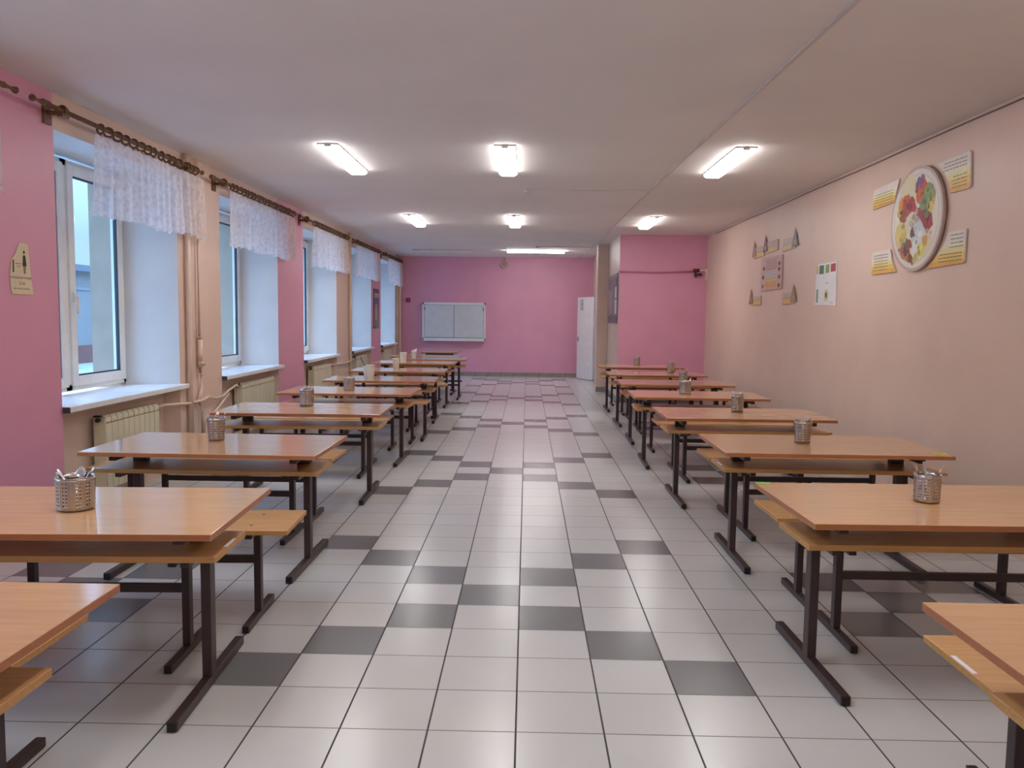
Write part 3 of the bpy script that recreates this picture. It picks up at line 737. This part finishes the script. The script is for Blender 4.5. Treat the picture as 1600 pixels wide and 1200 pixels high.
# four text panels around the food plate
def panel(outline, bands, lab, tl):
    F = Flat(X0 - .004); F.slab(outline, .012, cm((236, 226, 216)))
    ys = [p[0] for p in outline]; zs = [p[1] for p in outline]; z0, z1 = min(zs), max(zs)
    # printed colour bands clipped to the outline by bisecting
    for (f0, f1, c) in bands:
        bb = nb(); x = F.top - .0005
        fc = bb.faces.new([bb.verts.new((x, p[0], p[1])) for p in outline])
        for zz, s in ((z0 + (z1 - z0) * f0, -1), (z0 + (z1 - z0) * f1, 1)):
            g = bb.verts[:] + bb.edges[:] + bb.faces[:]
            bmesh.ops.bisect_plane(bb, geom=g, plane_co=(0, 0, zz), plane_no=(0, 0, s), clear_outer=True)
        me = bpy.data.meshes.new('m'); bb.to_mesh(me); bb.free(); n0 = len(F.b.faces); F.b.from_mesh(me); F.b.faces.ensure_lookup_table()
        k = F.mi(cm(c))
        for fq in F.b.faces[n0:]: fq.material_index = k
        bpy.data.meshes.remove(me)
    F.n += 30
    for i, (a, c, d0, d1, n) in enumerate(tl): lines(F, a, c, d0, d1, n, seed=i + len(lab))
    return F.make('text_board', lab, 'wall board', 'text panels around the food plate')
YB_ = [(0, .16, (235, 178, 84)), (.16, .36, (238, 204, 104)), (.36, .52, (240, 224, 150)), (.52, .70, (240, 234, 206))]
def arc(cy_, cz_, ry, rz_, a0, a1, n=8): return [(cy_ + ry * math.cos(math.radians(a0 + (a1 - a0) * i / n)), cz_ + rz_ * math.sin(math.radians(a0 + (a1 - a0) * i / n))) for i in range(n + 1)]
PY, PZ, PR = 2.64, 2.395, .43
panel([(3.54, 2.585), (3.54, 2.74), (3.52, 2.765), (3.02, 2.785)] + [(3.06, 2.70), (3.09, 2.60)], YB_, 'upper left text panel beside the round food plate', [(3.12, 3.50, 2.60, 2.72, 5)])
panel([(1.88, 2.53), (1.86, 2.55), (1.88, 2.79), (1.90, 2.805), (2.36, 2.79), (2.24, 2.70), (2.16, 2.60), (2.14, 2.53)], YB_, 'upper right text panel beside the round food plate', [(1.91, 2.12, 2.55, 2.66, 4), (1.92, 2.26, 2.70, 2.78, 3)])
panel([(3.50, 1.98), (3.51, 2.16), (3.48, 2.185), (3.13, 2.185), (3.09, 2.08), (3.00, 1.98)], YB_, 'lower left text panel beside the round food plate', [(3.16, 3.46, 2.00, 2.16, 6)])
panel([(1.885, 2.0), (1.905, 1.985), (2.46, 1.975), (2.33, 2.04), (2.20, 2.14), (2.13, 2.235), (1.885, 2.235)], YB_, 'lower right text panel beside the round food plate', [(1.91, 2.10, 2.10, 2.22, 4), (1.92, 2.26, 2.0, 2.08, 3)])
F = Flat(X0 - .014); F.slab(arc(PY, PZ, PR + .02, PR, 0, 360, 48)[:-1], .022, cm((196, 176, 166)))
F.ink(arc(PY, PZ, .425, .405, 0, 360, 48)[:-1], cm((226, 218, 206))); F.ink(arc(PY, PZ, .385, .365, 0, 360, 48)[:-1], cm((206, 200, 186))); F.ink(arc(PY, PZ, .375, .355, 0, 360, 48)[:-1], cm((230, 224, 206)))
rr = random.Random(5)
def blob(u, v, s, c, asp=1.):
    y = PY - u * .40; z = PZ + v * .39; n = 14; r0 = s * .40
    F.ink([(y + r0 * asp * (1 + rr.uniform(-.18, .18)) * math.cos(2 * PI * k / n), z + r0 * (1 + rr.uniform(-.18, .18)) * math.sin(2 * PI * k / n)) for k in range(n)], cm(c))
BL = [(-.3, .6, .34, (226, 214, 176)), (.1, .72, .14, (120, 84, 140)), (.22, .80, .10, (136, 92, 150)), (.15, .5, .2, (214, 112, 70)), (.28, .62, .16, (206, 86, 60)), (.42, .5, .15, (150, 160, 84)), (.55, .34, .22, (150, 172, 96)),
      (.4, .2, .26, (132, 156, 110)), (.5, .05, .2, (108, 128, 86)), (.62, .18, .12, (226, 200, 110)), (.3, -.02, .2, (156, 60, 66)), (.55, -.12, .2, (170, 56, 62)), (.12, .1, .12, (170, 70, 60)),
      (-.62, .36, .17, (220, 150, 70)), (-.42, .40, .18, (206, 96, 58)), (-.22, .34, .16, (170, 56, 56)), (-.35, .2, .2, (184, 84, 62)), (-.55, .12, .16, (150, 88, 74)), (-.75, .2, .1, (214, 170, 90)), (-.1, .22, .12, (186, 60, 62)),
      (-.2, -.06, .24, (226, 214, 190)), (-.65, -.22, .22, (226, 206, 128)), (-.52, -.38, .16, (214, 192, 110)), (.12, -.3, .26, (208, 214, 214)), (.3, -.42, .16, (222, 224, 222)), (-.1, -.28, .1, (110, 84, 72)),
      (-.42, -.5, .13, (120, 140, 146)), (-.25, -.55, .15, (150, 88, 66)), (-.55, -.62, .11, (196, 120, 110)), (-.25, -.75, .15, (190, 122, 60)), (-.12, -.82, .11, (130, 72, 48)), (.05, -.62, .2, (232, 230, 216)), (.45, -.5, .12, (214, 160, 76)),
      (.3, -.68, .15, (228, 218, 110)), (.12, -.82, .1, (220, 206, 120)), (.62, -.38, .1, (226, 200, 170)), (.0, .02, .1, (222, 196, 176)), (-.36, -.68, .08, (110, 66, 54))]
for (u, v, s_, c) in ((-.35, .62, .30, (222, 208, 168)), (.45, .3, .34, (138, 152, 100)), (.45, -.05, .26, (150, 84, 70)), (-.5, .28, .30, (188, 110, 70)), (-.62, -.3, .24, (216, 200, 130)), (-.4, -.6, .22, (176, 130, 100)), (.4, -.5, .30, (222, 212, 170)), (.1, -.25, .3, (206, 204, 196))): blob(u, v, s_, c)
for a in BL: blob(*a)
for _ in range(70):      # small pieces of fruit, leaf, nut and fish
    a = rr.choice(BL); g_ = rr.uniform(.72, 1.1); c = tuple(max(30, min(245, int(k * g_))) for k in a[3])
    blob(a[0] + rr.uniform(-.13, .13), a[1] + rr.uniform(-.13, .13), rr.uniform(.03, .075), c, rr.uniform(.7, 1.4))
F.make('food_plate_board', 'large round board picturing a plate of assorted food on the peach wall', 'wall board')
# paper calendar style poster
F = Flat(X0 - .003); F.slab([(4.38, 1.705), (4.40, 2.165), (4.93, 2.17), (5.0, 2.05), (5.01, 1.72)], .003, PAPER)
F.rect(4.93, 4.985, 2.06, 2.15, cm((226, 184, 120)))
F.rect(4.76, 4.90, 2.055, 2.15, cm((52, 120, 76))); F.rect(4.60, 4.71, 2.06, 2.15, cm((140, 160, 66))); F.rect(4.42, 4.56, 2.065, 2.15, cm((178, 62, 76)))
F.rect(4.90, 4.97, 1.74, 1.89, cm((160, 168, 140))); F.ink(arc(4.66, 1.82, .062, .068, 0, 360, 16)[:-1], cm((214, 210, 150))); F.ink(arc(4.665, 1.82, .028, .034, 0, 360, 14)[:-1], cm((74, 70, 44)))
F.rect(4.45, 4.55, 1.73, 1.745, cm((210, 205, 215))); F.rect(4.60, 4.70, 1.945, 1.955, cm((190, 186, 200)))
F.make('poster', 'white paper poster with four coloured squares and an avocado picture', 'poster')
# far cluster: central board and five small ones
F = Flat(X0 - .004); F.slab([(6.20, 1.945), (6.20, 2.375), (7.12, 2.395), (7.10, 1.935)], .016, cm((214, 180, 176)))
for (z0, z1, c) in ((1.96, 2.04, (226, 170, 120)), (2.04, 2.10, (230, 206, 110)), (2.10, 2.20, (212, 206, 210)), (2.20, 2.36, (206, 170, 160))): F.rect(6.40, 6.90, z0, z1, cm(c))
for (yy, zz, c) in ((6.30, 2.27, (110, 60, 80)), (6.30, 2.20, (120, 50, 70)), (6.29, 2.10, (130, 80, 84)), (6.30, 1.99, (126, 66, 60)), (6.98, 2.24, (120, 84, 76)), (7.0, 2.12, (110, 84, 60)), (7.0, 2.0, (150, 100, 90))):
    F.ink(arc(yy, zz, .05, .028, 0, 360, 10)[:-1], cm(c))
lines(F, 6.42, 6.88, 1.98, 2.34, 12, cm((176, 140, 130)), 3)
F.make('info_board', 'central pink board of the small cluster on the peach wall', 'wall board')
def small(y0, y1, z0, z1, tri, lab, c2, tc_):
    F = Flat(X0 - .003); w = y1 - y0
    pts = [(y0, z0), (y0, z1 - .04), (y1, z1 - .04), (y1, z0 - .015)]
    F.slab(pts, .010, cm((206, 176, 158)))
    F.rect(y0 + .02, y1 - .02, z0 + .005, z0 + .055, cm(c2)); F.rect(y0 + .02, y1 - .02, z0 + .075, z0 + .12, cm((206, 192, 186)))
    lines(F, y0 + .05, y1 - .05, z0 + .06, z1 - .06, 4, cm((176, 148, 130)), 7)
    ty = y1 - .02 if tri == 'L' else y0 + .02; s = .12
    F.top -= .004; F.n = 0
    prism(F.b, [(ty - s, z0 + .02), (ty + s, z0 + .01), (ty + s * .1, z1 + .06)], 'x', F.top, F.top + .004, F.mi(cm(tc_)))
    F.ink(arc(ty, z0 + .07, .045, .03, 0, 360, 10)[:-1], cm((176, 150, 120)))
    F.make('food_card', lab, 'wall card', 'small food cards in the cluster')
small(7.02, 7.52, 2.42, 2.60, 'L', 'upper left card of the small cluster on the peach wall', (226, 196, 110), (186, 136, 120))
small(6.42, 6.98, 2.45, 2.63, 'L', 'upper middle card of the small cluster, with a dark triangle', (224, 186, 110), (120, 92, 96))
small(5.72, 6.22, 2.42, 2.60, 'R', 'upper right card of the small cluster on the peach wall', (222, 196, 120), (120, 124, 120))
small(7.10, 7.60, 1.755, 1.92, 'L', 'lower left card of the small cluster on the peach wall', (226, 196, 110), (150, 100, 92))
small(5.70, 6.15, 1.75, 1.92, 'R', 'lower right card of the small cluster on the peach wall', (226, 190, 100), (170, 140, 96))

# notice on the pink pier (window wall), facing +X; reading direction is +Y
q = nb(); x = XL + .002
prism(q, [(.915, 1.67), (.93, 1.65), (1.145, 1.652), (1.125, 1.76), (1.10, 1.98), (1.015, 1.985), (.965, 1.905), (.925, 1.87), (.905, 1.76)], 'x', x, x + .003, 0)
Mx = lambda y, z, o=.0038: Matrix.Translation((XL + .002 + o, y, z)) @ Matrix(((0, 0, 1, 0), (1, 0, 0, 0), (0, 1, 0, 0), (0, 0, 0, 1)))
text_into(q, 'СОБЛЮДАЙ ДИСТАНЦИЮ', .0175, Mx(1.012, 1.752), 1)
text_into(q, '1,5 м', .030, Mx(1.02, 1.712), 1)
text_into(q, 'БЕРЕГИ СВОЁ ЗДОРОВЬЕ', .0135, Mx(1.02, 1.682), 1)
text_into(q, '1,5 м', .020, Mx(.995, 1.825), 1)
xx = XL + .0058
def inkp(pts):
    f = q.faces.new([q.verts.new((xx, a, c)) for a, c in pts]); f.material_index = 1
inkp([(1.055 + .010 * math.cos(k * PI / 4), 1.925 + .012 * math.sin(k * PI / 4)) for k in range(8)])
inkp([(1.043, 1.905), (1.068, 1.905), (1.078, 1.835), (1.035, 1.835)]); inkp([(1.045, 1.835), (1.054, 1.835), (1.056, 1.785), (1.049, 1.785)]); inkp([(1.060, 1.835), (1.068, 1.835), (1.066, 1.785), (1.060, 1.785)])
inkp([(.935, 1.865), (.948, 1.875), (.945, 1.79), (.932, 1.79)]); inkp([(.96, 1.850), (1.035, 1.850), (1.035, 1.847), (.96, 1.847)])
tag(obj('notice', q, [PAPERY, INK], fixn=False), 'torn paper distancing notice with figures on the pink pier', 'notice')
# poster on the pink pier between the fourth and the last window
q = nb(); x = XL + .002; y0, y1, z0, z1 = 13.10, 13.74, 1.25, 2.11
PB = [mat('poster_blue', (70, 84, 130), .4), mat('poster_rose', (160, 96, 106), .4), mat('poster_green', (92, 140, 96), .4), mat('poster_cream', (190, 176, 156), .4), mat('poster_dark', (92, 50, 78), .4)]
bx(q, x, x + .006, y0, y1, z0, z1, 4)
def pr_(a, c, d0, d1, mi, o=.0065): bx(q, x + o, x + o + .0005, a, c, d0, d1, mi)
pr_(y0 + .1, y1 - .04, 1.92, 2.02, 3); pr_(y0 + .06, y1 - .06, 1.30, 1.88, 1); pr_(y0 + .06, y1 - .06, 1.70, 1.90, 0, .007); pr_(y0 + .28, y1 - .06, 1.26, 1.42, 2, .0075); pr_(y0 + .2, y0 + .4, 1.44, 1.78, 3, .0078); pr_(y0 + .1, y1 - .06, 2.04, 2.09, 0)
tag(obj('poster', q, PB), 'tall narrow blue and rose poster on the pink pier before the last window', 'poster')

# far wall shutter cabinet
t = thing('serving_hatch', 'pale two-leaf shutter cabinet on the far pink wall', 'wall cabinet', (-1.52, YF, 0))
q = nb(); w, z0, z1, dp = .81, .93, 1.885, .14
for (a, c, u, v) in ((-w, w, z1 - .06, z1), (-w, -w + .045, z0, z1), (w - .045, w, z0, z1), (-w, w, z0, z0 + .05)): bx(q, a, c, -dp, 0, u, v)
obj('frame', q, BOARDF, t, bevel=.004)
for s in (-1, 1):
    q = nb(); bx(q, min(s * .004, s * (w - .05)), max(s * .004, s * (w - .05)), -dp + .015, -dp + .035, z0 + .055, z1 - .065); pl = obj('shutter', q, BOARD, t, bevel=.003)
    q = nb(); tube(q, [(s * (w - .062), -dp + .012, z1 - .13), (s * (w - .062), -dp + .012, z1 - .20)], .008, 8); obj('hinge', q, GASK, pl)
q = nb(); bx(q, -w + .03, w - .03, -dp - .045, 0, z0 - .03, z0 + .002); obj('shelf', q, BOARDF, t, bevel=.004)
q = nb(); bx(q, -w + .06, w - .06, -dp + .005, -dp + .012, z0 + .048, z0 + .062); obj('slot', q, GASK, t)
q = nb(); bx(q, -.05, .05, -.035, 0, -.055, .055); bx(q, -.025, .025, -.042, -.035, -.03, .03, 1); o = obj('fire_alarm_button', q, [RED, mat('alarm_face', (150, 96, 104), .5)], bevel=.003); o.location = (-2.705, YF, 1.935)
tag(o, 'small red alarm button on the far pink wall beside the shutter cabinet', 'alarm button')
t = thing('round_sounder', 'round cream fixture hanging near the ceiling on the far pink wall', 'wall fixture', (-.25, YF - .0, 2.87))
q = nb(); torus(q, (0, -.05, 0), .085, .018, 'y', 28, 8); obj('ring', q, mat('cream_plastic', (200, 176, 164), .5), t)
q = nb(); tube(q, [(0, -.05, 0), (0, 0, 0)], .082, 24, radii=[.08, .05]); obj('body', q, mat('cream_plastic_face', (176, 140, 136), .5), t)
q = nb(); tube(q, [(0, -.03, .09), (0, -.03, .178)], .01, 8); obj('hanger', q, mat('cream_hanger', (150, 120, 116), .5), t)

# alcove pipe and small device in the corner
t = thing('wall_pipe', 'thin pink pipe across the pink wall with a valve at its right end', 'pipe', (0, YA, 0))
PKP = mat('pink_pipe_paint', (206, 122, 148), .4); DKR = mat('dark_red_valve', (96, 36, 44), .5)
q = nb(); tube(q, [(XS - .02, -.03, 2.385), (2.7, -.03, 2.375), (3.36, -.03, 2.40)], .014, 8); obj('tube', q, PKP, t)
q = nb(); tube(q, [(3.34, -.05, 2.42), (3.45, -.05, 2.42)], .03, 10); tube(q, [(3.36, -.05, 2.34), (3.50, -.05, 2.345)], .022, 10); tube(q, [(3.38, -.05, 2.41), (3.39, -.05, 2.29)], .018, 8); obj('valve', q, DKR, t)
q = nb(); bx(q, 3.44, 3.60, -.06, -.02, 2.40, 2.44); bx(q, 3.56, 3.598, -.10, -.02, 2.24, 2.44); obj('bracket', q, PIPE, t, bevel=.003)
# notice board on the side wall (faces -X)
t = thing('notice_board', 'grey information board with papers on the side wall', 'notice board', (XS, 0, 0))
q = nb(); bx(q, -.022, -.001, 10.75, 12.25, 1.45, 2.37); obj('panel', q, mat('board_grey', (132, 120, 128), .4), t, bevel=.003)
q = nb(); bx(q, -.03, -.022, 10.85, 12.2, 2.12, 2.30, 0); bx(q, -.03, -.022, 10.75, 12.25, 1.45, 1.58, 0); obj('header', q, mat('board_blue_grey', (104, 98, 118), .4), t)
for (a, c, z0, z1) in ((10.84, 11.05, 1.92, 2.12), (11.12, 11.4, 1.62, 1.88), (10.82, 11.04, 1.62, 1.88), (11.5, 12.1, 1.62, 2.06)):
    q = nb(); bx(q, -.026, -.0225, a, c, z0, z1); obj('paper_sheet', q, PAPER if a < 11.1 else mat('sheet_pink_%d' % int(a * 100), (176, 150, 160), .5), t)
# black cable on the floor
q = nb(); tube(q, [(XS - .02, 12.55, .02), (2.0, 12.2, .008), (1.98, 11.7, .008), (2.0, 11.2, .008), (2.06, 10.75, .008), (2.3, 10.5, .008)], .008, 6)
tag(obj('cable', q, CAPM), 'black cable lying on the floor at the foot of the side wall', 'cable')
